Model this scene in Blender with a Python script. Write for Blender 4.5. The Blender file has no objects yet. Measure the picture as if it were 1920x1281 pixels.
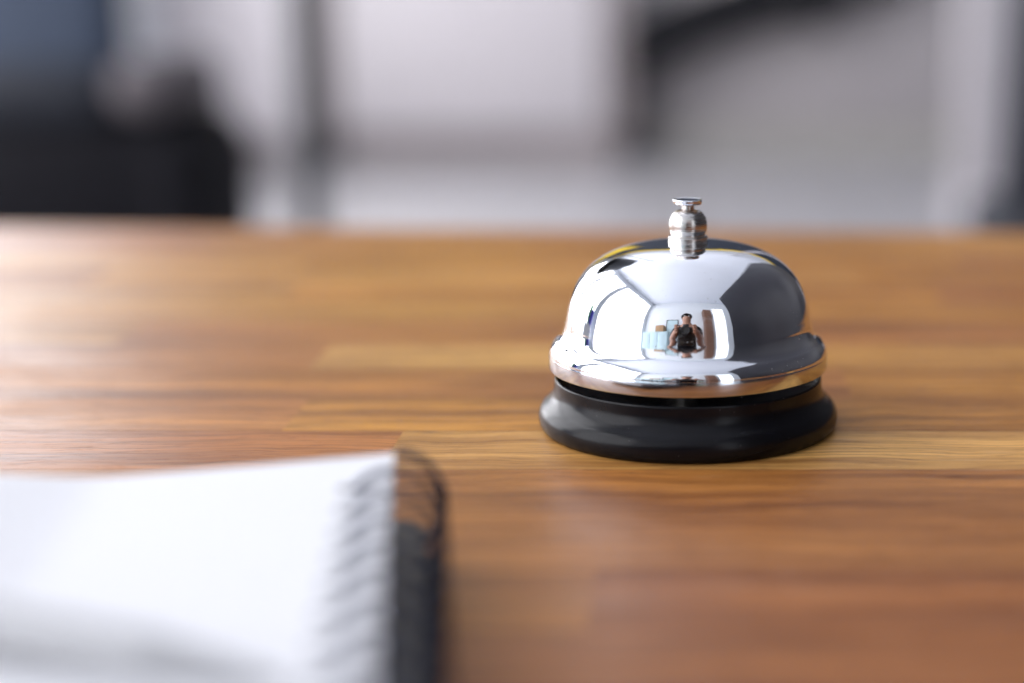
import bpy, bmesh, math, random
from mathutils import Vector, Matrix, noise
random.seed(7)
PI = math.pi
D = bpy.data
SC = bpy.context.scene
COL = SC.collection

# ------------------------------------------------------------------ camera
PITCH = math.radians(12.3)
FPX = 3200.0; CX = 1290.0; CY = 640.5            # 1920 px wide picture
FW = Vector((0, math.cos(PITCH), -math.sin(PITCH)))
UP = Vector((0, math.sin(PITCH), math.cos(PITCH)))
RT = Vector((1, 0, 0))
CAM = -(0.49*FW - (795-640.5)*0.49/FPX*UP)        # table top is z = 0, bell stands at the origin
cd = D.cameras.new('camera'); cam = D.objects.new('camera', cd); COL.objects.link(cam)
cam.location = CAM; cam.rotation_euler = (PI/2-PITCH, 0, 0)
cd.sensor_width = 36; cd.lens = 60; cd.shift_x = -(CX-960)/1920
cd.clip_start = 0.01; cd.clip_end = 60
cd.dof.use_dof = True; cd.dof.focus_distance = 0.462; cd.dof.aperture_fstop = 3.3
SC.camera = cam
# ------------------------------------------------------------------ world + lamps
W = D.worlds.new('World'); SC.world = W; W.use_nodes = True
W.node_tree.nodes['Background'].inputs[0].default_value = (0.75, 0.82, 1, 1)
W.node_tree.nodes['Background'].inputs[1].default_value = 0.35
FLOOR = -0.75; CEIL = 3.4
def area(name, loc, rot, sx, sy, radiance, col):
    l = D.lights.new(name, 'AREA'); l.shape = 'RECTANGLE'; l.size = sx; l.size_y = sy
    l.energy = radiance*sx*sy*PI; l.color = col
    o = D.objects.new(name, l); COL.objects.link(o); o.location = loc; o.rotation_euler = rot
    return o
WX = -2.4
WIN = [(-2.6, 0.25), (0.45, 2.25), (2.45, 4.25), (4.45, 6.25)]     # left wall daylight windows (y ranges); the last added to brighten the far wall
WZ0, WZ1 = -0.45, 3.0
for (a, b), s in zip(WIN, (3.6, 5.4, 7.4, 9.5)):
    area('window_light', (WX-0.06, (a+b)/2, (WZ0+WZ1)/2), (0, -PI/2, 0), WZ1-WZ0, b-a, s, (0.965, 0.963, 1.0))
area('window_light', (1.70, -2.83, 0.95), (PI/2, 0, 0), .80, 3.2, 1.5, (0.92, 0.95, 1.0))
SC.view_settings.view_transform = 'Standard'; SC.view_settings.look = 'None'
SC.view_settings.exposure = 0; SC.view_settings.gamma = 1
SC.render.engine = 'CYCLES'
SC.cycles.max_bounces = 10; SC.cycles.diffuse_bounces = 5; SC.cycles.glossy_bounces = 6
SC.cycles.caustics_reflective = False; SC.cycles.caustics_refractive = False

# ------------------------------------------------------------------ helpers
def ray(px, py):
    return (FW + (px-CX)/FPX*RT - (py-CY)/FPX*UP)
def P(px, py, Z): return CAM + ray(px, py)*Z        # a point at depth Z
def on(px, py, z):                                  # a point at height z
    d = ray(px, py); return CAM + d*((z-CAM.z)/d.z)
def tag(o, label=None, cat=None, group=None, kind=None):
    if label: o['label'] = label
    if cat: o['category'] = cat
    if group: o['group'] = group
    if kind: o['kind'] = kind
    return o
def empty(name, loc, label, cat, group=None, rz=0):
    o = D.objects.new(name, None); COL.objects.link(o); o.location = loc; o.rotation_euler.z = rz
    o.empty_display_size = 0.05
    return tag(o, label, cat, group)
def link(name, bm, m, parent=None, smooth=None):
    me = D.meshes.new(name); bmesh.ops.recalc_face_normals(bm, faces=bm.faces)
    if smooth is not None:
        for f in bm.faces: f.smooth = True
        for e in bm.edges:
            if len(e.link_faces) == 2 and e.calc_face_angle(0) > math.radians(smooth): e.smooth = False
    bm.to_mesh(me); bm.free(); me.materials.append(m)
    o = D.objects.new(name, me); COL.objects.link(o)
    if parent is not None: o.parent = parent
    return o
def box(bm, a, b, bev=0, seg=3):
    a = Vector(a); b = Vector(b)
    r = bmesh.ops.create_cube(bm, size=1)
    s = b-a; c = (a+b)/2
    for v in r['verts']: v.co = Vector((v.co.x*s.x, v.co.y*s.y, v.co.z*s.z))+c
    if bev:
        es = list({e for v in r['verts'] for e in v.link_edges})
        bmesh.ops.bevel(bm, geom=es, offset=bev, segments=seg, affect='EDGES', profile=0.5)
def bx(name, a, b, m, parent=None, bev=0, smooth=30):
    bm = bmesh.new(); box(bm, a, b, bev); return link(name, bm, m, parent, smooth if bev else None)
def lathe(bm, prof, seg=128, mat=None):
    rings = []
    for r, z in prof:
        if r < 1e-7: rings.append([bm.verts.new((0, 0, z))])
        else: rings.append([bm.verts.new((r*math.cos(2*PI*k/seg), r*math.sin(2*PI*k/seg), z)) for k in range(seg)])
    for a, b in zip(rings, rings[1:]):
        for k in range(seg):
            k2 = (k+1) % seg
            if len(a) == 1: bm.faces.new((a[0], b[k], b[k2]))
            elif len(b) == 1: bm.faces.new((a[k], b[0], a[k2]))
            else: bm.faces.new((a[k], b[k], b[k2], a[k2]))
def tube(bm, pts, rad, seg=12, cap=True):
    n = len(pts); rings = []
    T0 = (pts[1]-pts[0]).normalized(); N = T0.orthogonal().normalized()
    for i, p in enumerate(pts):
        t = (pts[min(i+1, n-1)]-pts[max(i-1, 0)]).normalized()
        N = (N - t*N.dot(t)).normalized(); B = t.cross(N)
        r = rad[i] if isinstance(rad, (list, tuple)) else rad
        rings.append([bm.verts.new(p + (N*math.cos(2*PI*k/seg)+B*math.sin(2*PI*k/seg))*r) for k in range(seg)])
    for a, b in zip(rings, rings[1:]):
        for k in range(seg): bm.faces.new((a[k], a[(k+1) % seg], b[(k+1) % seg], b[k]))
    if cap: bm.faces.new(rings[0]); bm.faces.new(list(reversed(rings[-1])))
def smoothpath(cps, n=10):
    out = []; c = [Vector(x) for x in cps]; c = [c[0]*2-c[1]] + c + [c[-1]*2-c[-2]]
    for i in range(1, len(c)-2):
        for k in range(n):
            t = k/n; p0, p1, p2, p3 = c[i-1:i+3]
            out.append(0.5*((2*p1)+(p2-p0)*t+(2*p0-5*p1+4*p2-p3)*t*t+(3*p1-p0-3*p2+p3)*t**3))
    out.append(c[-2]); return out

class NT:
    def __init__(s, name):
        s.m = D.materials.new(name); s.m.use_nodes = True; s.t = s.m.node_tree; s.b = s.t.nodes['Principled BSDF']
    def n(s, ty, **kw):
        x = s.t.nodes.new(ty)
        for k, v in kw.items(): setattr(x, k, v)
        return x
    def l(s, a, b): s.t.links.new(a, b)
    def math(s, op, a, b=None, c=None):
        x = s.n('ShaderNodeMath', operation=op)
        for i, v in enumerate((a, b, c)):
            if v is None: continue
            if isinstance(v, (int, float)): x.inputs[i].default_value = v
            else: s.l(v, x.inputs[i])
        return x.outputs[0]
    def mapr(s, v, a, b, c, d):
        x = s.n('ShaderNodeMapRange'); s.l(v, x.inputs[0])
        for i, q in enumerate((a, b, c, d)): x.inputs[i+1].default_value = q
        return x.outputs[0]
    def mix(s, f, a, b, bt='MIX'):
        x = s.n('ShaderNodeMix', data_type='RGBA', blend_type=bt)
        for i, v in ((0, f), (6, a), (7, b)):
            if isinstance(v, (int, float)): x.inputs[i].default_value = v
            elif isinstance(v, tuple): x.inputs[i].default_value = (*v, 1) if len(v) == 3 else v
            else: s.l(v, x.inputs[i])
        return x.outputs[2]
    def coords(s, scale=(1, 1, 1), off=None):
        tc = s.n('ShaderNodeTexCoord'); mp = s.n('ShaderNodeMapping'); mp.inputs['Scale'].default_value = scale
        if off is None: s.l(tc.outputs['Object'], mp.inputs[0])
        else:
            a = s.n('ShaderNodeVectorMath', operation='ADD'); s.l(tc.outputs['Object'], a.inputs[0]); s.l(off, a.inputs[1]); s.l(a.outputs[0], mp.inputs[0])
        return mp.outputs[0]
    def noise(s, vec, scale, detail=4, rough=0.55, dist=0):
        x = s.n('ShaderNodeTexNoise'); s.l(vec, x.inputs['Vector']); x.inputs['Scale'].default_value = scale
        x.inputs['Detail'].default_value = detail; x.inputs['Roughness'].default_value = rough; x.inputs['Distortion'].default_value = dist
        return x.outputs['Fac']
    def bump(s, h, strength, dist=0.001):
        x = s.n('ShaderNodeBump'); x.inputs['Strength'].default_value = strength; x.inputs['Distance'].default_value = dist
        s.l(h, x.inputs['Height']); s.l(x.outputs[0], s.b.inputs['Normal'])
def plain(name, col, rough=0.5, metal=0, var=0.12, scale=6, spec=0.5, coat=0, bump=0):
    t = NT(name); c = t.coords(); n = t.noise(c, scale, 5)
    lo = tuple(v*(1-var) for v in col); hi = tuple(min(1, v*(1+var)) for v in col)
    t.l(t.mix(t.mapr(n, 0.3, 0.7, 0, 1), lo, hi), t.b.inputs['Base Color'])
    t.l(t.mapr(n, 0.3, 0.7, rough*0.88, min(1, rough*1.12)), t.b.inputs['Roughness'])
    t.b.inputs['Metallic'].default_value = metal; t.b.inputs['Specular IOR Level'].default_value = spec
    t.b.inputs['Coat Weight'].default_value = coat
    if bump: t.bump(n, bump)
    return t.m

# ------------------------------------------------------------------ materials
M = {}
M['white_wall'] = plain('white_wall', (0.46, 0.44, 0.455), 0.7, scale=1.3, var=0.03)
M['room_wall'] = plain('room_wall', (0.74, 0.77, 0.80), 0.75, scale=1.3, var=0.03)
M['ceiling'] = plain('ceiling_paint', (0.78, 0.81, 0.88), 0.8, scale=1.0, var=0.02)
M['grey_panel'] = plain('grey_panel', (0.35, 0.32, 0.325), 0.55, scale=1.2, var=0.04)
M['white_panel'] = plain('white_panel', (0.44, 0.41, 0.425), 0.5, scale=1.5, var=0.02)
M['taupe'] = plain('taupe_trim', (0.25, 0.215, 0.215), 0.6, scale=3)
M['navy'] = plain('dark_navy_panel', (0.016, 0.022, 0.038), 0.5, scale=2)
M['yellow'] = plain('yellow_trim', (0.85, 0.58, 0.04), 0.6, scale=3)
M['satin_dark'] = plain('satin_dark_panel', (0.012, 0.0112, 0.015), 0.45, scale=2, spec=0.22)
M['black_fabric'] = plain('black_fabric', (0.006, 0.0055, 0.008), 0.9, spec=0.2, scale=60, bump=0.2)
M['blue_fabric'] = plain('blue_fabric', (0.035, 0.050, 0.085), 0.75, scale=60)
M['navy_fabric'] = plain('navy_fabric', (0.010, 0.012, 0.020), 0.85, scale=60)
M['grey_fabric'] = plain('grey_fabric', (0.105, 0.090, 0.098), 0.8, scale=60)
M['brown_leather'] = plain('brown_leather', (0.022, 0.015, 0.012), 0.6, scale=30)
M['steel'] = plain('painted_steel', (0.065, 0.065, 0.072), 0.4, scale=5, metal=0.0)
M['black_plastic'] = plain('black_plastic', (0.012, 0.012, 0.014), 0.4, scale=30)
M['matte_black'] = plain('matte_black', (0.006, 0.006, 0.008), 0.8, spec=0.2)
M['light_panel'] = plain('light_panel', (0.60, 0.56, 0.58), 0.5, scale=1.5, var=0.02)
M['frame_white'] = plain('window_frame_white', (0.8, 0.8, 0.8), 0.4, var=0.02)
M['green'] = plain('green_card', (0.01, 0.30, 0.06), 0.5)
M['blue_card'] = plain('blue_card', (0.05, 0.05, 0.35), 0.5)
M['skin'] = plain('skin', (0.42, 0.23, 0.16), 0.5, scale=40, var=0.06)
M['hair'] = plain('brown_hair', (0.05, 0.025, 0.015), 0.5, scale=80, var=0.4)
M['denim'] = plain('denim', (0.02, 0.03, 0.08), 0.8, scale=60)
M['eye'] = plain('eye_white', (0.6, 0.6, 0.6), 0.2)

def floor_mat():
    t = NT('floor_tiles'); c = t.coords()
    br = t.n('ShaderNodeTexBrick'); br.offset = 0; t.l(c, br.inputs['Vector'])
    br.inputs['Scale'].default_value = 1; br.inputs['Brick Width'].default_value = 0.6; br.inputs['Row Height'].default_value = 0.6
    br.inputs['Mortar Size'].default_value = 0.006; br.inputs['Color1'].default_value = (0.37, 0.36, 0.375, 1); br.inputs['Color2'].default_value = (0.34, 0.33, 0.345, 1)
    br.inputs['Mortar'].default_value = (0.22, 0.22, 0.22, 1)
    t.l(br.outputs['Color'], t.b.inputs['Base Color']); t.b.inputs['Roughness'].default_value = 0.35
    return t.m
M['floor'] = floor_mat()

def wood_mat(table=True):
    t = NT('oiled_butcher_block')
    tone = t.n('ShaderNodeAttribute', attribute_name='tone'); off = t.n('ShaderNodeAttribute', attribute_name='off')
    cg = t.coords((1, 1, 1), off.outputs['Vector'])
    # slow drift of the figure across a stave
    warp = t.noise(cg, 22, 2); 
    wv = t.n('ShaderNodeCombineXYZ'); t.l(t.mapr(warp, 0, 1, -0.006, 0.006), wv.inputs[1])
    ad = t.n('ShaderNodeVectorMath', operation='ADD'); t.l(cg, ad.inputs[0]); t.l(wv.outputs[0], ad.inputs[1])
    def stretched(sx, sy, scale, det=5, r=0.6, dist=0):
        mp = t.n('ShaderNodeMapping'); mp.inputs['Scale'].default_value = (sx, sy, 1); t.l(ad.outputs[0], mp.inputs[0])
        return t.noise(mp.outputs[0], scale, det, r, dist)
    bands = stretched(5, 90, 1.0, 4, 0.6, 0.5)
    fine = stretched(14, 520, 1.0, 5, 0.7)
    pores = stretched(75, 1500, 1.0, 3, 0.6)
    blot = stretched(9, 30, 1.0, 3, 0.55)
    f1 = t.mapr(bands, 0.32, 0.68, 0.0, 1.0)
    base = t.mix(f1, (0.60, 0.50, 0.44), (1.22, 1.22, 1.24))
    c = t.mix(1.0, tone.outputs['Color'], base, 'MULTIPLY')
    c = t.mix(1.0, c, t.mix(t.mapr(fine, 0.35, 0.65, 0, 1), (0.64, 0.57, 0.52), (1.17, 1.18, 1.20)), 'MULTIPLY')
    c = t.mix(1.0, c, t.mix(t.mapr(blot, 0.35, 0.65, 0, 1), (0.80, 0.74, 0.70), (1.10, 1.10, 1.10)), 'MULTIPLY')
    pm = t.mapr(pores, 0.60, 0.68, 0, 1)
    c = t.mix(t.math('MULTIPLY', pm, 0.8), c, t.mix(1.0, c, (0.38, 0.28, 0.22), 'MULTIPLY'))
    # light worn scratches, only here and there
    tc = t.coords((1, 1, 1)); rot = t.n('ShaderNodeMapping'); rot.inputs['Rotation'].default_value = (0, 0, math.radians(-14)); rot.inputs['Scale'].default_value = (22, 900, 1)
    t.l(tc, rot.inputs[0]); scr = t.noise(rot.outputs[0], 1.0, 2, 0.5)
    area_n = t.noise(tc, 16, 2)
    sm = t.math('MULTIPLY', t.mapr(scr, 0.66, 0.72, 0, 1), t.mapr(area_n, 0.5, 0.62, 0, 1))
    c = t.mix(t.math('MULTIPLY', sm, 0.5), c, (0.75, 0.60, 0.45))
    # glue line between strips
    sep = t.n('ShaderNodeSeparateXYZ'); t.l(t.coords(), sep.inputs[0])
    fr = t.math('FRACT', t.math('DIVIDE', t.math('ADD', sep.outputs[1], 0.0077+3.8), 0.038))
    dd = t.math('MINIMUM', fr, t.math('SUBTRACT', 1.0, fr))
    seam = t.mapr(dd, 0.004, 0.014, 1, 0)
    c = t.mix(t.math('MULTIPLY', seam, 0.5), c, t.mix(1.0, c, (0.45, 0.35, 0.30), 'MULTIPLY'))
    t.l(c, t.b.inputs['Base Color'])
    rn = t.noise(t.coords((1, 3, 1)), 9, 4)
    t.l(t.math('ADD', t.mapr(rn, 0.3, 0.7, 0.30, 0.44), t.math('MULTIPLY', fine, 0.08)), t.b.inputs['Roughness'])
    h = t.math('SUBTRACT', t.math('MULTIPLY', fine, 0.5), t.math('ADD', t.math('MULTIPLY', pm, 0.6), t.math('MULTIPLY', seam, 0.8)))
    t.bump(h, 0.55, 0.00035)
    t.b.inputs['Specular IOR Level'].default_value = 0.42
    return t.m
M['wood'] = wood_mat()

def chrome_mat():
    t = NT('polished_chrome'); c = t.coords()
    t.b.inputs['Metallic'].default_value = 1; t.b.inputs['Base Color'].default_value = (0.86, 0.88, 0.92, 1)
    n = t.noise(c, 55, 4); sm = t.noise(c, 260, 5, 0.7)
    smu = t.noise(t.coords((1, 1, 1)), 90, 6, 0.7, 0.4)
    r = t.math('ADD', t.mapr(n, 0.4, 0.75, 0.035, 0.07), t.mapr(smu, 0.58, 0.72, 0, 0.10))
    t.l(r, t.b.inputs['Roughness'])
    speck = t.noise(c, 1400, 2); patch = t.noise(c, 120, 2)
    sp = t.math('MULTIPLY', t.mapr(speck, 0.68, 0.72, 0, 1), t.mapr(patch, 0.56, 0.64, 0, 1))
    t.l(t.mix(t.math('MULTIPLY', sp, 0.6), (0.86, 0.88, 0.92), (0.5, 0.5, 0.5)), t.b.inputs['Base Color'])
    t.l(t.math('SUBTRACT', 1, t.math('MULTIPLY', sp, 0.7)), t.b.inputs['Metallic'])
    rip = t.noise(t.coords(), 140, 2); t.bump(t.math('ADD', t.math('MULTIPLY', sm, 0.06), rip), 0.10, 0.00035)
    return t.m
M['chrome'] = chrome_mat()
def band_mat():
    t = NT('brushed_chrome_band')
    t.b.inputs['Metallic'].default_value = 1; t.b.inputs['Base Color'].default_value = (0.66, 0.69, 0.74, 1)
    c = t.coords((30, 30, 6000)); n = t.noise(c, 1, 3)
    t.l(t.mapr(n, 0.3, 0.7, 0.07, 0.15), t.b.inputs['Roughness']); t.bump(n, 0.05, 0.0002)
    return t.m
M['band'] = band_mat()
def nickel_mat():
    t = NT('turned_nickel')
    t.b.inputs['Metallic'].default_value = 1
    c = t.coords((1, 1, 1)); sep = t.n('ShaderNodeSeparateXYZ'); t.l(c, sep.inputs[0])
    g = t.math('SINE', t.math('MULTIPLY', sep.outputs[2], 2*PI/0.00042))
    st = t.noise(t.coords((60, 60, 5000)), 1, 3); sp = t.noise(c, 900, 3)
    t.l(t.mix(t.mapr(sp, 0.62, 0.72, 0, 1), (0.60, 0.575, 0.55), (0.28, 0.25, 0.23)), t.b.inputs['Base Color'])
    t.l(t.mapr(st, 0.3, 0.7, 0.16, 0.34), t.b.inputs['Roughness'])
    t.bump(t.math('ADD', t.math('MULTIPLY', g, 0.35), st), 0.22, 0.00006)
    return t.m
M['nickel'] = nickel_mat()
def enamel_mat():
    t = NT('black_enamel'); c = t.coords()
    t.b.inputs['Base Color'].default_value = (0.006, 0.006, 0.008, 1)
    n = t.noise(c, 700, 3); n2 = t.noise(c, 60, 4)
    t.l(t.mapr(n2, 0.3, 0.7, 0.21, 0.28), t.b.inputs['Roughness'])
    dust = t.noise(c, 1500, 1)
    t.l(t.mix(t.mapr(dust, 0.79, 0.82, 0, 0.5), (0.006, 0.006, 0.008), (0.3, 0.3, 0.3)), t.b.inputs['Base Color']); t.b.inputs['Specular IOR Level'].default_value = 0.2; t.bump(n, 0.015, 0.0003)
    return t.m
M['enamel'] = enamel_mat()
M['paper'] = plain('white_paper', (0.81, 0.81, 0.83), 0.8, scale=300, var=0.015)
def pageside():
    t = NT('paper_edges'); n = t.noise(t.coords((3, 3, 9000)), 1, 2)
    t.l(t.mix(t.mapr(n, 0.35, 0.65, 0, 1), (0.45, 0.45, 0.48), (0.8, 0.8, 0.82)), t.b.inputs['Base Color']); t.b.inputs['Roughness'].default_value = 0.9
    return t.m
M['pages'] = pageside()
M['cover'] = plain('black_card_cover', (0.022, 0.024, 0.030), 0.38, scale=200)
M['grey_card'] = plain('dark_grey_card', (0.05, 0.055, 0.065), 0.4, scale=200)
M['wire'] = plain('dark_steel_wire', (0.05, 0.055, 0.085), 0.28, metal=0.8, scale=200)
M['pen'] = plain('silver_pen_metal', (0.46, 0.46, 0.47), 0.4, metal=0.2, var=0.03)
M['pen_dark'] = plain('pen_tip_metal', (0.35, 0.34, 0.34), 0.3, metal=1, var=0.05)

# ------------------------------------------------------------------ setting: floor, ceiling, walls
def slab(name, a, b, m, label=None, cat=None, kind='structure'):
    o = bx(name, a, b, m); tag(o, label, cat, None, kind); return o
YB = 8.2; YR = -2.8; XR = 4.0
slab('floor', (WX-0.3, YR-0.2, FLOOR-0.1), (XR+0.2, YB+0.6, FLOOR), M['floor'])
slab('ceiling', (WX-0.3, YR-0.2, CEIL), (XR+0.2, YB+0.6, CEIL+0.1), M['ceiling'])
# far wall: pale low part, dark navy upper part with a yellow line under the ceiling
slab('wall_back', (WX-0.3, YB, FLOOR), (XR+0.2, YB+0.2, 0.22), M['white_wall'])
slab('wall_back_upper', (WX-0.3, YB-0.02, 0.22), (XR+0.2, YB+0.2, CEIL-0.32), M['navy'])
slab('wall_back_trim', (WX-0.3, YB-0.04, CEIL-0.32), (XR+0.2, YB+0.2, CEIL), M['yellow'])
slab('wall_right', (XR, YR, FLOOR), (XR+0.2, YB, CEIL), M['room_wall'])
def holed_wall(name, axis, c0, c1, lo, hi, holes, z0, z1, m):
    bm = bmesh.new()
    def put(a, b, za, zb):
        if b-a < 1e-4 or zb-za < 1e-4: return
        if axis == 'x': box(bm, (c0, a, za), (c1, b, zb))
        else: box(bm, (a, c0, za), (b, c1, zb))
    cur = lo
    for a, b in holes:
        put(cur, a, FLOOR, CEIL); put(a, b, FLOOR, z0); put(a, b, z1, CEIL); cur = b
    put(cur, hi, FLOOR, CEIL)
    return tag(link(name, bm, m), kind='structure')
holed_wall('wall_left', 'x', WX-0.2, WX, YR, YB, WIN, WZ0, WZ1, M['room_wall'])
holed_wall('wall_rear', 'y', YR-0.2, YR, WX-0.2, XR+0.2, [(1.3, 2.1)], -0.65, 2.55, M['room_wall'])
for i, (a, b) in enumerate(WIN):
    w = empty('window', (WX, (a+b)/2, WZ0), ['tall white window mirrored in the left side of the bell, nearest the photographer',
              'tall white window mirrored in the left side of the bell, second from the photographer', 'tall white window mirrored in the left side of the bell, third from the photographer', 'added window hidden by the blue chair back, brightening the far wall'][i], 'window', 'tall windows in the left wall')
    h = (b-a)/2; H = WZ1-WZ0; bm = bmesh.new()
    for q in ((-h, -h+.05, 0, H), (h-.05, h, 0, H), (-h+.05, h-.05, 0, .05), (-h+.05, h-.05, H-.05, H)): box(bm, (-.05, q[0], q[2]), (.01, q[1], q[3]))
    link('frame', bm, M['frame_white'], w)
    bm = bmesh.new(); box(bm, (-.045, -.02, .051), (.0, .02, H-.051)); box(bm, (-.04, -h+.051, H*.62), (-.005, -.021, H*.62+.04)); box(bm, (-.04, .021, H*.62), (-.005, h-.051, H*.62+.04))
    link('mullion', bm, M['frame_white'], w)
w = empty('window', (1.70, YR, -0.65), 'narrow bright window behind the photographer, mirrored right of centre in the bell', 'window')
bm = bmesh.new()
for q in ((-.40, -.37, 0, 3.2), (.37, .40, 0, 3.2), (-.37, .37, 0, .03), (-.37, .37, 3.17, 3.2)): box(bm, (q[0], -.02, q[2]), (q[1], .04, q[3]))
link('frame', bm, M['frame_white'], w)

# tall dark partition on the right of the table (its reflection fills the right of the dome)
pt = empty('dark_partition', (1.02, 0.6, FLOOR), 'tall satin dark partition right of the table, mirrored in the right of the bell', 'partition')
bx('panel', (0, -1.75, 0.06), (.06, 1.75, 2.72), M['satin_dark'], pt, .015)
for y in (-1.6, 1.6): bx('foot', (-.12, y-.03, 0), (.20, y+.03, .06), M['steel'], pt, .008)

# yellow board high on the far wall, mirrored as a yellow patch at the top of the dome
yb = empty('wall_board', (-1.7, YB-.022, .34), 'plain yellow board high on the far wall, mirrored at the top of the bell', 'wall board')
bx('board', (-.75, -.03, 0), (.85, 0, 1.7), M['yellow'], yb, .004)
bm = bmesh.new()
for q in ((-.79, -.752, -.04, 1.74), (.852, .89, -.04, 1.74), (-.75, .85, -.04, -.002), (-.75, .85, 1.702, 1.74)): box(bm, (q[0], -.04, q[2]), (q[1], 0, q[3]))
link('frame', bm, M['matte_black'], yb)
# pale cupboards along the far wall
def px_box(px0, px1, py0, py1, Z, depth):
    """world box whose front face covers these pixels at depth Z"""
    a = P(px0, py1, Z); b = P(px1, py0, Z); y = P((px0+px1)/2, (py0+py1)/2, Z).y
    return a.x, b.x, a.z, b.z, y, y+depth
def cupboard(px0, px1, pyb, Z, top, label, m='white_panel'):
    x0, x1, z0, z1, y0, y1 = px_box(px0, px1, 0, pyb, Z, .45)
    c = empty('cupboard', ((x0+x1)/2, y0, FLOOR), label, 'cupboard', 'pale cupboards along the far wall')
    hw = (x1-x0)/2; zb = z0-FLOOR; zt = top-FLOOR
    bx('door', (-hw, -.0, zb), (hw, .03, zt), M[m], c, .01)
    bx('carcass', (-hw-.02, .035, zb-.01), (hw+.10, .5, zt), M['taupe'], c, .004)
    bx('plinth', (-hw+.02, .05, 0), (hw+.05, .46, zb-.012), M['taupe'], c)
    return c
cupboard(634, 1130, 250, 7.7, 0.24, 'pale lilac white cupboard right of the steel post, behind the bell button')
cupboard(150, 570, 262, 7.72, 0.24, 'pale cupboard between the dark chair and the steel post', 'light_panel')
x0, x1, z0, z1, y0, y1 = px_box(1228, 1792, 0, 262, 8.1, .1)
g = empty('wall_panel', ((x0+x1)/2, y0, FLOOR), 'broad grey panel on the far wall above the tiled floor', 'wall panel')
hw = (x1-x0)/2
bx('board', (-hw, 0, .16), (hw, .06, 1.0), M['grey_panel'], g, .005)
bx('skirting', (-hw, -.02, 0), (hw, .05, .155), plain('grey_skirting', (0.33, 0.31, 0.29), .5), g)

# pale pillar near the right edge
c = P(1842, 300, 6.0)
pi_ = empty('pillar', (c.x, c.y, FLOOR), 'narrow pale pillar between the grey panel and the navy chair', 'pillar')
bx('shaft', (-.075, 0, .12), (.075, .15, CEIL-FLOOR), M['white_panel'], pi_, .006); bx('plinth', (-.085, -.01, 0), (.085, .16, .118), M['light_panel'], pi_, .004)
# steel post
c = P(582, 420, 3.9); po = empty('post', (c.x, c.y, FLOOR), 'grey steel post standing between two pale cupboards', 'post')
bm = bmesh.new(); tube(bm, [Vector((0, 0, .02)), Vector((0, 0, CEIL-FLOOR))], .034, 32); link('shaft', bm, M['steel'], po, 40)
bm = bmesh.new(); lathe(bm, [(0, 0), (.09, 0), (.09, .012), (.035, .03), (0, .03)], 48); link('foot_plate', bm, M['steel'], po, 40)

# thick black rail across the grey panel
rail = empty('wall_rail', P(1380, 40, 7.9), 'thick black rounded rail sloping up to the right across the grey wall', 'rail')
pts = smoothpath([P(1168, 128, 7.85), P(1205, 86, 7.85), P(1290, 44, 7.85), P(1400, 4, 7.85), P(1520, -34, 7.85), P(1700, -75, 7.85)], 8)
bm = bmesh.new(); tube(bm, [p-rail.location for p in pts], [.09, .12, .13]+[.135]*(len(pts)-3), 20); link('bar', bm, M['matte_black'], rail, 50)
for px, py in ((1530, 30), (1215, 70)):
    bm = bmesh.new(); tube(bm, [P(px, py, 7.8)-rail.location, P(px+5, py-2, 8.12)-rail.location], .07, 16); link('bracket', bm, M['matte_black'], rail, 50)

# brown bag on the floor
c = P(400, 300, 6.4); c.z = FLOOR
bag = empty('floor_bag', c, 'dark brown bag slumped on the floor between chair and cupboard', 'bag')
bm = bmesh.new(); bmesh.ops.create_icosphere(bm, subdivisions=4, radius=1)
for v in bm.verts:
    n = noise.noise(v.co*1.7)*.12
    v.co = Vector((v.co.x*(.17+.02*n), v.co.y*.16, max(0, (v.co.z*.5+.5))**.8*(.42-.20*v.co.x)))*(1+n)
    v.co.z = max(v.co.z, 0.002)
link('body', bm, M['brown_leather'], bag, 80)
bm = bmesh.new(); tube(bm, smoothpath([(-.08, 0, .33), (-.06, 0, .44), (.02, 0, .46), (.07, 0, .30)]), .012, 10); link('handle', bm, M['brown_leather'], bag, 60)

# tall narrow brown cupboard behind the photographer (mirrored beside the person)
cb = empty('tall_cupboard', (.88, -2.55, FLOOR), 'tall narrow brown cupboard mirrored in the bell beside the person', 'cupboard')
M['brown_wood'] = plain('brown_cupboard', (0.16, 0.075, 0.045), 0.5, scale=8)
bx('carcass', (-.17, -.2, .06), (.17, .18, 2.75), M['brown_wood'], cb, .004)
bx('door', (-.16, .1825, .08), (.16, .20, 2.73), M['brown_wood'], cb, .003)
bx('plinth', (-.15, -.18, 0), (.15, .16, .058), M['black_plastic'], cb)
# things along the rear wall, mirrored small in the dome
M['cyan'] = plain('pale_cyan_lacquer', (0.52, 0.68, 0.72), 0.35, scale=3)
gc = empty('cyan_cabinet', (-1.45, -2.55, FLOOR), 'low pale cyan cabinet mirrored in the bell left of the person', 'cabinet')
for k in range(3): bx('door', (-.62+.42*k, .19, .09), (-.215+.42*k, .21, 1.35), M['cyan'], gc, .004)
bx('carcass', (-.64, -.2, .07), (.65, .188, 1.38), M['cyan'], gc, .004)
bx('plinth', (-.6, -.18, 0), (.6, .16, .068), M['black_plastic'], gc)
pf = empty('picture_frame', (-.75, YR+.012, .95), 'black framed blank picture on the wall behind the person, mirrored in the bell', 'picture')
bm = bmesh.new()
for q in ((-.3, -.27, -.4, .4), (.27, .3, -.4, .4), (-.27, .27, -.4, -.37), (-.27, .27, .37, .4)): box(bm, (q[0], -.01, q[2]), (q[1], .02, q[3]))
link('frame', bm, M['black_plastic'], pf); bx('picture', (-.269, -.008, -.369), (.269, .004, .369), M['cyan'], pf)
bk = empty('cardboard_box', (-1.2, -2.5, FLOOR+1.382), 'brown cardboard box on top of the cyan cabinet, mirrored in the bell', 'box')
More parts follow.
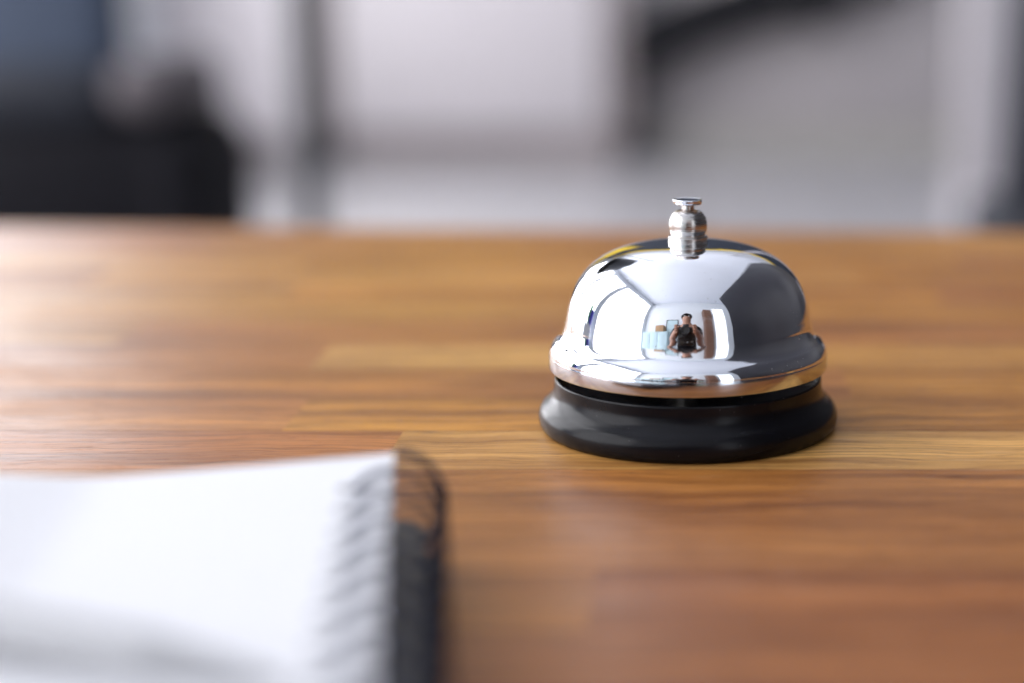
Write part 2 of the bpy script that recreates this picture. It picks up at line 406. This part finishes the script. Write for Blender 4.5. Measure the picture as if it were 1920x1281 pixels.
bx('carton', (-.2, -.15, 0), (.2, .15, .26), plain('cardboard', (0.42, 0.26, 0.14), .8, scale=20), bk, .004)
bx('tape', (-.201, -.03, .2605), (.201, .03, .2612), M['frame_white'], bk)
pp = empty('potted_plant', (.42, -2.45, FLOOR), 'tall potted plant in a white pot behind the person, mirrored in the bell', 'plant')
bm = bmesh.new(); lathe(bm, [(0, 0), (.12, 0), (.16, .30), (.15, .30), (.14, .27), (0, .27)], 32); link('pot', bm, M['frame_white'], pp, 40)
M['leaf'] = plain('leaf', (0.05, 0.13, 0.035), 0.5, scale=10)
bm = bmesh.new(); rr = random.Random(4)
for k in range(26):
    a = rr.uniform(0, 2*PI); h = rr.uniform(.55, 1.1); o = rr.uniform(.12, .34)
    p = smoothpath([(0, 0, .28), (o*.3*math.cos(a), o*.3*math.sin(a), h*.7), (o*math.cos(a), o*math.sin(a), h)], 5)
    sd = Vector((-math.sin(a), math.cos(a), 0)); n_ = len(p); L_ = [bm.verts.new(q+sd*.028*math.sin(PI*i/(n_-1))+Vector((0, 0, .001))) for i, q in enumerate(p)]; R_ = [bm.verts.new(q-sd*.028*math.sin(PI*i/(n_-1))) for i, q in enumerate(p)]
    for i in range(n_-1): bm.faces.new((L_[i], R_[i], R_[i+1], L_[i+1]))
link('leaves', bm, M['leaf'], pp)
# dark armchair on the left
def chair_left():
    Z = 3.1
    c = P(150, 420, Z); c.z = FLOOR
    ch = empty('armchair', c, 'black armchair with blue grey back at the left edge behind the table', 'armchair')
    L = lambda px, py, z=Z: P(px, py, z)-c
    a = L(-150, 400); b = L(345, 238)
    bx('seat', (a.x, 0, a.z-.16), (b.x+.03, .50, b.z+.02), M['black_fabric'], ch, .10, 60)
    a = L(-150, 260); b = L(235, 120)
    bx('back_cushion', (a.x, .02, a.z), (b.x, .20, b.z), M['navy_fabric'], ch, .08)
    # back, leaning outline
    bm = bmesh.new(); a0 = L(-140, 250); a1 = L(205, 250); t0 = L(-130, -420); t1 = L(165, -420)
    box(bm, (a0.x, .10, a0.z), (a1.x, .22, t1.z), .045, 4)
    for v in bm.verts:
        k = (v.co.z-a0.z)/(t1.z-a0.z); v.co.y += .12*k; v.co.x -= .04*k
    link('backrest', bm, M['blue_fabric'], ch, 40)
    for s, (p0, p1) in enumerate((((215, 195), (335, 108)), )):
        a = L(*p0); b = L(*p1)
        bx('armrest', (a.x, -.01, a.z-.02), (b.x, .40, b.z), M['grey_fabric'], ch, .045)
    a = L(-160, 400)
    bm = bmesh.new(); box(bm, (L(270, 0).x, -.01, .24), (L(375, 0).x, .42, L(0, 250).z), .045, 5); link('side_panel', bm, M['black_fabric'], ch, 40)
    for sx in (L(-120, 0).x, L(330, 0).x):
        for sy in (.04, .44):
            bm = bmesh.new(); tube(bm, [Vector((sx, sy, 0)), Vector((sx, sy, a.z-.10))], [.018, .026], 12); link('leg', bm, M['black_plastic'], ch, 40)
chair_left()
# navy chair cut by the right edge
def chair_right():
    Z = 2.3
    c = P(2060, 400, Z); c.z = FLOOR
    ch = empty('side_chair', c, 'dark navy chair back cut off by the right edge of the picture', 'chair')
    L = lambda px, py: P(px, py, Z)-c
    bm = bmesh.new(); a = L(1874, 404); b = L(2200, -260)
    box(bm, (a.x, -.03, a.z), (b.x, .05, b.z), .035, 4)
    for v in bm.verts:
        k = (v.co.z-a.z)/(b.z-a.z); v.co.x += .02*k
    link('backrest', bm, M['navy_fabric'], ch, 40)
    bx('seat', (a.x+.02, .02, a.z-.10), (b.x, .44, a.z-.02), M['navy_fabric'], ch, .03)
    for sx in (a.x+.05, b.x-.05):
        for sy in (.03, .40):
            bm = bmesh.new(); tube(bm, [Vector((sx, sy, 0)), Vector((sx, sy, a.z-.08))], .014, 12); link('leg', bm, M['steel'], ch, 40)
chair_right()
# black pendant lamp (unlit), seen only in the dome
pl = empty('pendant_lamp', (-1.25, 2.45, CEIL), 'unlit black pendant shade, mirrored at the upper left of the dome', 'lamp')
bm = bmesh.new(); lathe(bm, [(.05, -1.20), (.40, -1.24), (.47, -1.32), (.50, -2.10), (.49, -2.10), (.46, -1.33), (.39, -1.26), (.0, -1.22)], 64); link('lamp_shade', bm, M['black_plastic'], pl, 40)
bm = bmesh.new(); tube(bm, [Vector((0, 0, 0)), Vector((0, 0, -1.26))], .008, 8); link('cord', bm, M['black_plastic'], pl)
# green and blue folders on the window side (tiny colours in the left of the dome)
fo = empty('file_stand', (-2.1, .62, FLOOR), 'slim stand with a green and a blue folder mirrored at the left of the bell', 'folder stand')
bx('stand', (-.12, -.2, 0), (.12, .2, .87), M['frame_white'], fo, .01)
bx('folder', (-.1, -.02, .872), (.1, .05, 1.35), M['green'], fo); bx('folder', (-.1, -.19, .872), (.1, -.05, 1.22), M['blue_card'], fo)

# ------------------------------------------------------------------ table
STW = 0.038; Y0 = -0.0077
HON = (0.55, 0.275, 0.058); MID = (0.45, 0.188, 0.042); RED = (0.385, 0.145, 0.036); DRK = (0.30, 0.105, 0.026); PAL = (0.66, 0.37, 0.105); ORG = (0.52, 0.237, 0.038)
def x_at(px, Yw): 
    # x on the table plane for picture column px at world y
    d = (Vector((0, Yw, 0))-CAM).dot(FW); return (px-CX)/FPX*d
def build_table():
    t = empty('desk_table', (0, 0, FLOOR), 'oiled wooden butcher block table carrying the bell and notebook', 'table')
    bm = bmesh.new()
    tone = bm.faces.layers.float_vector.new('tone_f'); offl = bm.faces.layers.float_vector.new('off_f')
    rnd = random.Random(21)
    # explicit staves: strip index k covers y in [Y0+k*STW, Y0+(k+1)*STW]
    spec = {
     -1: [(-.95, RED), (x_at(735, Y0-.019), PAL), (.34, HON)],
     -2: [(-.95, RED), (-.22, MID), (.115, DRK), (.5, RED)],
     -3: [(-.95, MID), (-.085, MID), (.09, RED)],
     -4: [(-.95, MID), (-.02, RED)],
     -5: [(-.95, MID), (-.09, RED), (.09, DRK)],
     -6: [(-.95, RED), (-.12, DRK), (.15, RED)],
      0: [(-.95, MID), (-.115, ORG), (.16, MID)],
      1: [(-.95, MID), (.05, ORG), (.24, MID)],
      2: [(-.95, MID), (x_at(600, Y0+2.5*STW), PAL), (x_at(1060, Y0+2.5*STW), HON), (.2, MID)],
      3: [(-.95, HON), (-.20, MID), (.16, RED)],
      4: [(-.95, MID), (-.27, HON), (-.03, ORG), (.20, RED)],
      5: [(-.95, HON), (-.16, ORG), (.10, MID)],
      6: [(-.95, MID), (-.25, HON), (.07, ORG)],
      7: [(-.95, HON), (-.17, ORG), (.12, MID)],
      8: [(-.95, MID), (-.22, ORG), (.02, HON), (.2, ORG)],
      9: [(-.95, RED), (-.24, MID), (-.02, ORG), (.18, MID)],
     10: [(-.95, MID), (-.1, ORG), (.16, MID)]}
    for k in range(-16, 12):
        s = spec.get(k)
        if s is None:
            s = []; x = -.95
            while x < .95: s.append((x, rnd.choice([HON, MID, RED, DRK, ORG]))); x += rnd.uniform(.25, .5)
        for i, (x0, cc) in enumerate(s):
            x1 = s[i+1][0] if i+1 < len(s) else .95
            y0 = Y0+k*STW; y1 = y0+STW
            f = bm.faces.new([bm.verts.new(q) for q in ((x0, y0, 0), (x1, y0, 0), (x1, y1, 0), (x0, y1, 0))])
            j = rnd.uniform(.92, 1.08); f[tone] = Vector(cc)*j; f[offl] = Vector((rnd.uniform(0, 9), rnd.uniform(0, 9), rnd.uniform(0, 9)))
    bmesh.ops.remove_doubles(bm, verts=bm.verts, dist=1e-6)
    pl_, pr_ = on(0, 424, 0), on(1920, 437, 0)
    dirv = (pr_-pl_).normalized(); nrm = Vector((-dirv.y, dirv.x, 0))
    bmesh.ops.bisect_plane(bm, geom=bm.verts[:]+bm.edges[:]+bm.faces[:], plane_co=pl_, plane_no=nrm, clear_outer=True)
    # thickness
    top = bm.faces[:]
    r = bmesh.ops.extrude_face_region(bm, geom=top)
    for v in [g for g in r['geom'] if isinstance(g, bmesh.types.BMVert)]: v.co.z -= .036
    bmesh.ops.recalc_face_normals(bm, faces=bm.faces)
    for f in bm.faces:
        if f[tone].length < 1e-6: f[tone] = Vector(MID)
    tones = []; offs = []
    bm.faces.ensure_lookup_table()
    for f in bm.faces: tones.append(tuple(f[tone])); offs.append(tuple(f[offl]))
    me = D.meshes.new('tabletop'); bm.to_mesh(me); bm.free()
    for nm, dat in (('tone', tones), ('off', offs)):
        a = me.attributes.new(nm, 'FLOAT_VECTOR', 'FACE')
        for i, v in enumerate(dat): a.data[i].vector = v
    me.materials.append(M['wood']); o = D.objects.new('tabletop', me); COL.objects.link(o); o.parent = t; o.location.z = -FLOOR
    for x in (-.85, .85):
        for y in (-.53, .27):
            bx('leg', (x-.03, y-.03, 0), (x+.03, y+.03, -FLOOR-.0365), M['steel'], t, .004)
build_table()

# ------------------------------------------------------------------ bell
def mm(pr): return [(r/1000, z/1000) for r, z in pr]
def curve(pr, n=6):
    pts = smoothpath([(r, 0, z) for r, z in pr], n); return [(max(p.x, 0), p.z) for p in pts]
def build_bell():
    b = empty('desk_bell', (0, 0, 0), 'chrome service bell on a black base standing on the wooden table', 'bell')
    # base
    prof = [(0, 0.4), (40.6, 0.4), (41.0, 0.0)]
    prof += curve([(41.3, 0.15), (42.2, 1.3), (42.62, 3.2), (42.35, 5.1), (41.4, 6.8), (39.9, 8.2), (38.7, 9.7), (38.15, 11.5), (38.05, 13.4), (38.0, 14.3)], 5)
    prof += curve([(37.8, 14.65), (37.5, 14.75), (37.1, 14.6), (36.9, 14.1)], 4) + [(36.6, 11.5), (35.5, 11.0), (20, 10.8), (0, 10.8)]
    bm = bmesh.new(); lathe(bm, mm(prof), 192); link('base', bm, M['enamel'], b, 35)
    # rubber ring + inner post under the dome
    bm = bmesh.new(); lathe(bm, mm([(0, 10.8), (6, 10.8), (6, 12), (3, 12.5), (2.5, 47), (0, 47)]), 32); link('post', bm, M['nickel'], b, 35)
    # dome: band, rolled shoulder, fillet, superellipse
    h0, top, a, n = 24.0, 52.8, 34.6, 2.8
    prof = []
    prof += curve([(38.6, 17.6), (39.2, 17.5), (39.42, 17.7)], 4)[:-1]
    prof += [(39.42, 17.7), (39.5, 18.0), (39.5, 21.3), (39.44, 21.5)]
    sh = curve([(39.4, 21.65), (39.27, 22.5), (38.8, 23.7), (37.95, 24.85), (37.0, 25.65), (36.25, 26.4), (35.7, 27.3), (35.25, 28.5), (34.95, 29.6), (34.78, 30.6)], 6)
    prof += sh
    m = 70
    for i in range(m+1):
        t = PI/2*i/m; r = a*math.cos(t)**(2/n) if i < m else 0; z = h0+(top-h0)*math.sin(t)**(2/n)
        if z > 31.2: prof.append((r+.95*math.exp(-(z-27)/3.5)*(r/a) if i < m else 0, z))
    outer = prof
    inner = [(max(r-1.1, 0) if r > 2 else r, z-1.1) for r, z in outer[8:]]
    inner = [(38.2, 18.3)] + [q for q in inner if q[1] > 19]
    full = [(38.35, 18.1)] + outer
    bm = bmesh.new(); lathe(bm, mm(full), 256)
    bm2 = bmesh.new(); lathe(bm2, mm([(38.35, 18.1)]+[q for q in inner if q[1] > 18.2]), 128)
    dome = link('dome', bm, M['chrome'], b, 42)
    # the turned band keeps its own brushed finish
    me = dome.data; me.materials.append(M['band'])
    for p in me.polygons:
        if p.center.z < .02152: p.material_index = 1
    link('inner_shell', bm2, M['enamel'], dome, 40)
    # collar
    bm = bmesh.new(); lathe(bm, mm([(0, 52.2), (5.0, 52.2), (5.4, 52.35), (5.5, 52.6), (5.52, 54.3), (5.4, 54.5), (4.9, 54.56), (4.75, 54.7), (0, 54.7)]), 96); link('collar', bm, M['nickel'], b, 30)
    # domed nut
    pr = curve([(4.75, 54.6), (4.88, 55.3), (5.2, 56.2), (5.36, 57.3), (5.30, 58.4), (4.95, 59.7), (4.3, 60.8), (3.4, 61.55), (2.4, 61.85)], 8)
    bm = bmesh.new(); lathe(bm, mm(pr+[(2.2, 61.7), (0, 61.7)]), 96); link('nut', bm, M['nickel'], b, 30)
    # plunger: stem + dished button, very slightly tilted
    pg = D.objects.new('plunger', None); 
    bm = bmesh.new()
    lathe(bm, mm([(0, 60.5), (2.0, 61.0), (2.0, 61.9), (1.75, 62.05), (1.68, 63.6), (0, 63.6)]), 48)
    stem = link('stem', bm, M['nickel'], b, 30)
    bm = bmesh.new()
    lathe(bm, mm([(0, 63.4), (1.7, 63.4), (3.4, 63.4), (4.1, 63.7), (4.34, 64.1), (4.36, 64.6), (4.25, 64.8), (4.0, 64.85), (3.8, 64.75), (3.5, 64.7), (0, 64.7)]), 96)
    for v in bm.verts:
        if v.co.x > .0037: v.co.x = .0037+(v.co.x-.0037)*.35
        v.co.z += -v.co.x*.02
    link('button', bm, M['chrome'], b, 25)
    D.objects.remove(pg)
build_bell()

# ------------------------------------------------------------------ spiral notebook
def nb_sheet(nb, name, x0, x1, y1, y0, z, m, r=.007):
    bm = bmesh.new(); pts = []
    for cx, cy, a0 in ((x1-r, y1-r, 0), (x0+r, y1-r, 90), (x0+r, y0+r, 180), (x1-r, y0+r, 270)):
        for k in range(9): a = math.radians(a0+k*90/8); pts.append((cx+r*math.cos(a), cy+r*math.sin(a)))
    f = bm.faces.new([bm.verts.new((x, y, z)) for x, y in pts])
    rr = bmesh.ops.extrude_face_region(bm, geom=[f])
    for v in [q for q in rr['geom'] if isinstance(q, bmesh.types.BMVert)]: v.co.z += .0011
    link(name, bm, m, nb, 35)
def build_notebook():
    R = .0102; AZ = .0154
    tp = on(741, 848, AZ+R)             # top of the far coil
    th = math.radians(8.1)
    nb = empty('spiral_notebook', (tp.x, tp.y, 0), 'open white spiral notebook with black wire lying on the table', 'notebook', None, th)
    Lg = .215; Wd = .150
    # local: x<0 pages, y<0 towards the viewer
    def sheet(z0f, thick, x1, far, name, m, nx=60, corner=0.0):
        bm = bmesh.new(); g = []
        ny = 24
        for i in range(nx+1):
            row = []
            for j in range(ny+1):
                x = -Wd + (x1+Wd)*i/nx; y = far - Lg*j/ny
                row.append(bm.verts.new((x, y, z0f(x, y))))
            g.append(row)
        for i in range(nx):
            for j in range(ny): bm.faces.new((g[i][j], g[i+1][j], g[i+1][j+1], g[i][j+1]))
        bmesh.ops.recalc_face_normals(bm, faces=bm.faces)
        r = bmesh.ops.extrude_face_region(bm, geom=bm.faces[:])
        for v in [q for q in r['geom'] if isinstance(q, bmesh.types.BMVert)]: v.co.z -= thick
        return link(name, bm, m, nb, 35)
    def ztop(x, y):
        k = max(0, 1+x/.065); q = min(1, max(0, (-x-.060)/.045)); return .0190 + .0027*k**1.1 + .0030*q*q*(3-2*q) + .0002*math.sin(y*40+x*20)
    sheet(ztop, .0004, -.0006, .0125, 'page', M['paper'])
    sheet(lambda x, y: ztop(x, y)-.0007, .0100, -.001, .012, 'page_block', M['pages'])
    for nm, x1, y1, zc, mk in (('divider_sheet', .0062, .008, .0058, 'grey_card'), ('back_cover', .0090, .002, .0012, 'cover')):
     nb_sheet(nb, nm, -Wd-.003, x1, y1, -Lg, zc, M[mk])
    # wire helix
    pitch = .0145; turns = 14; pts = []
    for i in range(turns*40+1):
        a = 2*PI*i/40; pts.append(Vector((R*math.sin(a), -pitch*i/40, AZ+R*math.cos(a))))
    bm = bmesh.new(); tube(bm, pts, .00090, 10); link('wire_coil', bm, M['wire'], nb, 60)
    # punched holes: small dark slots in the sheet where the wire enters
    bm = bmesh.new()
    for q in range(turns):
        a = 2*PI*(q+.78); y = -pitch*(q+.78); x = -R*.985
        z = ztop(x, y)+.00015
        vs = [bm.verts.new((x+.0017*math.cos(2*PI*k/16), y+.0017*math.sin(2*PI*k/16), z)) for k in range(16)]; bm.faces.new(vs)
    link('punched_hole', bm, M['cover'], nb)
    return nb
build_notebook()

def build_pen():
    zp = .0200+.0043
    tip = on(528, 1277, zp-.002); end = on(0, 1178, zp)
    d = (end-tip).normalized(); Ln = .142
    p = empty('pen', tip, 'silver grey pen lying across the white notebook page', 'pen')
    bm = bmesh.new(); S = [(0, .0006), (.003, .0012), (.016, .0030), (.022, .0037)]
    tube(bm, [d*s for s, _ in S], [r for _, r in S], 32); link('tip', bm, M['pen'], p, 30)
    bm = bmesh.new(); S = [(.0221, .0039), (.06, .0043), (Ln-.01, .0043), (Ln, .0036)]
    tube(bm, [d*s for s, _ in S], [r for _, r in S], 32); link('barrel', bm, M['pen'], p, 30)
build_pen()

# ------------------------------------------------------------------ photographer behind the camera (seen in the dome only)
def skin(name, verts, edges, rad, m, parent=None, sub=2, root=0):
    me = D.meshes.new(name); me.from_pydata([Vector(v) for v in verts], edges, []); me.materials.append(m)
    o = D.objects.new(name, me); COL.objects.link(o)
    if parent: o.parent = parent
    me2 = o.modifiers.new('skin', 'SKIN'); me2.use_smooth_shade = True
    if not me.skin_vertices: 
        bm = bmesh.new(); bm.from_mesh(me); bm.verts.layers.skin.verify(); bm.to_mesh(me); bm.free()
    for i, r in enumerate(rad):
        me.skin_vertices[0].data[i].radius = r if isinstance(r, tuple) else (r, r)
        me.skin_vertices[0].data[i].use_root = (i == root)
    s = o.modifiers.new('sub', 'SUBSURF'); s.levels = sub; s.render_levels = sub
    return o
def build_person():
    pr = empty('person', (-.02, -1.06, FLOOR+.05), 'person in a black shirt sitting behind the camera, mirrored in the bell', 'person')
    # z above floor
    V = [(0, 0, .52), (0, .02, .72), (0, .05, .92), (0, .07, 1.03), (0, .10, 1.10), (0, .13, 1.17), (0, .14, 1.25)]
    E = [(0, 1), (1, 2), (2, 3), (3, 4), (4, 5), (5, 6)]
    Rr = [(.15, .12), (.14, .10), (.16, .11), (.11, .08), (.055, .055), (.078, .09), (.07, .085)]
    for s in (-1, 1):
        b = len(V)
        V += [(s*.17, .06, 1.0), (s*.25, .16, .80), (s*.12, .44, .86), (s*.085, .50, .87)]
        Rr += [(.055, .055), (.042, .042), (.028, .026), (.03, .022)]
        E += [(3, b), (b, b+1), (b+1, b+2), (b+2, b+3)]
        l = len(V)
        V += [(s*.10, .06, .50), (s*.16, .42, .50), (s*.16, .40, .09), (s*.17, .52, .04)]
        Rr += [(.085, .085), (.06, .06), (.042, .042), (.045, .03)]
        E += [(0, l), (l, l+1), (l+1, l+2), (l+2, l+3)]
    skin('body', V, E, Rr, M['skin'], pr)
    # shirt and trousers a little larger than the body
    Vs = V[:4]+[(-.17, .06, 1.0), (.17, .06, 1.0), (-.215, .115, .89), (.215, .115, .89)]
    skin('shirt', Vs, [(0, 1), (1, 2), (2, 3), (3, 4), (3, 5), (4, 6), (5, 7)], [(.165, .135), (.155, .115), (.175, .125), (.12, .09), .066, .066, .062, .062], M['black_fabric'], pr)
    Vt = [(0, 0, .54)]+[q for s in (-1, 1) for q in [(s*.10, .06, .505), (s*.16, .42, .505), (s*.16, .40, .14)]]
    skin('trousers', Vt, [(0, 1), (1, 2), (2, 3), (0, 4), (4, 5), (5, 6)], [(.16, .13), .095, .072, .056, .095, .072, .056], M['denim'], pr)
    bm = bmesh.new(); bmesh.ops.create_icosphere(bm, subdivisions=4, radius=1)
    for v in bm.verts:
        n = 1+.04*noise.noise(v.co*5)
        v.co = Vector((v.co.x*.088*n, .115+v.co.y*.098*n, 1.245+v.co.z*.09*n))
    bmesh.ops.bisect_plane(bm, geom=bm.verts[:]+bm.edges[:]+bm.faces[:], plane_co=(0, .16, 1.24), plane_no=(0, .8, -.6), clear_outer=True)
    link('hair', bm, M['hair'], pr, 80)
    for s in (-1, 1):
        bm = bmesh.new(); bmesh.ops.create_uvsphere(bm, u_segments=16, v_segments=10, radius=.011)
        for v in bm.verts: v.co += Vector((s*.03, .222, 1.21))
        link('eye', bm, M['eye'], pr, 80)
    bm = bmesh.new(); tube(bm, smoothpath([(0, .22, 1.205), (0, .243, 1.18), (0, .225, 1.172)]), [.006]*6+[.011]*9+[.010]*6, 12); link('nose', bm, M['skin'], pr, 80)
    # fingers round the camera
    for s in (-1, 1):
        for k in range(4):
            z = .90-.018*k; x = s*.085
            v = [(x, .50, z-.005), (s*.088, .545, z), (s*.080, .570-.003*k, z), (s*.060, .574-.002*k, z)]
            skin('finger', v, [(0, 1), (1, 2), (2, 3)], [.0095, .009, .0085, .007], M['skin'], pr, 1)
        v = [(s*.08, .50, .865), (s*.07, .505, .90), (s*.055, .508, .915)]
        skin('thumb', v, [(0, 1), (1, 2)], [.012, .011, .009], M['skin'], pr, 1)
    # stool
    st = empty('stool', (-.02, -1.08, FLOOR), 'round black stool under the person behind the camera', 'stool')
    bm = bmesh.new(); lathe(bm, [(0, .34), (.17, .34), (.185, .355), (.185, .385), (.17, .40), (0, .40)], 48); link('seat', bm, M['black_fabric'], st, 40)
    for k in range(4):
        a = PI/4+k*PI/2; bm = bmesh.new(); tube(bm, [Vector((.12*math.cos(a), .12*math.sin(a), .339)), Vector((.17*math.cos(a), .17*math.sin(a), 0))], .012, 10); link('leg', bm, M['steel'], st, 40)
    # the camera in the hands
    cm = empty('photo_camera', (-.02, -.50-.08, .165), 'black camera held by the person, mirrored in the middle of the bell', 'camera')
    bm = bmesh.new(); box(bm, (-.07, -.035, -.05), (.07, .03, .045), .012); box(bm, (-.03, -.03, .046), (.03, .025, .075), .01); link('body', bm, M['black_plastic'], cm, 40)
    bm = bmesh.new(); lathe(bm, [(0, 0), (.036, 0), (.038, .01), (.038, .05), (.034, .054), (.030, .048), (0, .045)], 48)
    for v in bm.verts: v.co = Vector((v.co.x, v.co.z+.031, v.co.y))
    link('lens', bm, M['black_plastic'], cm, 40)
build_person()
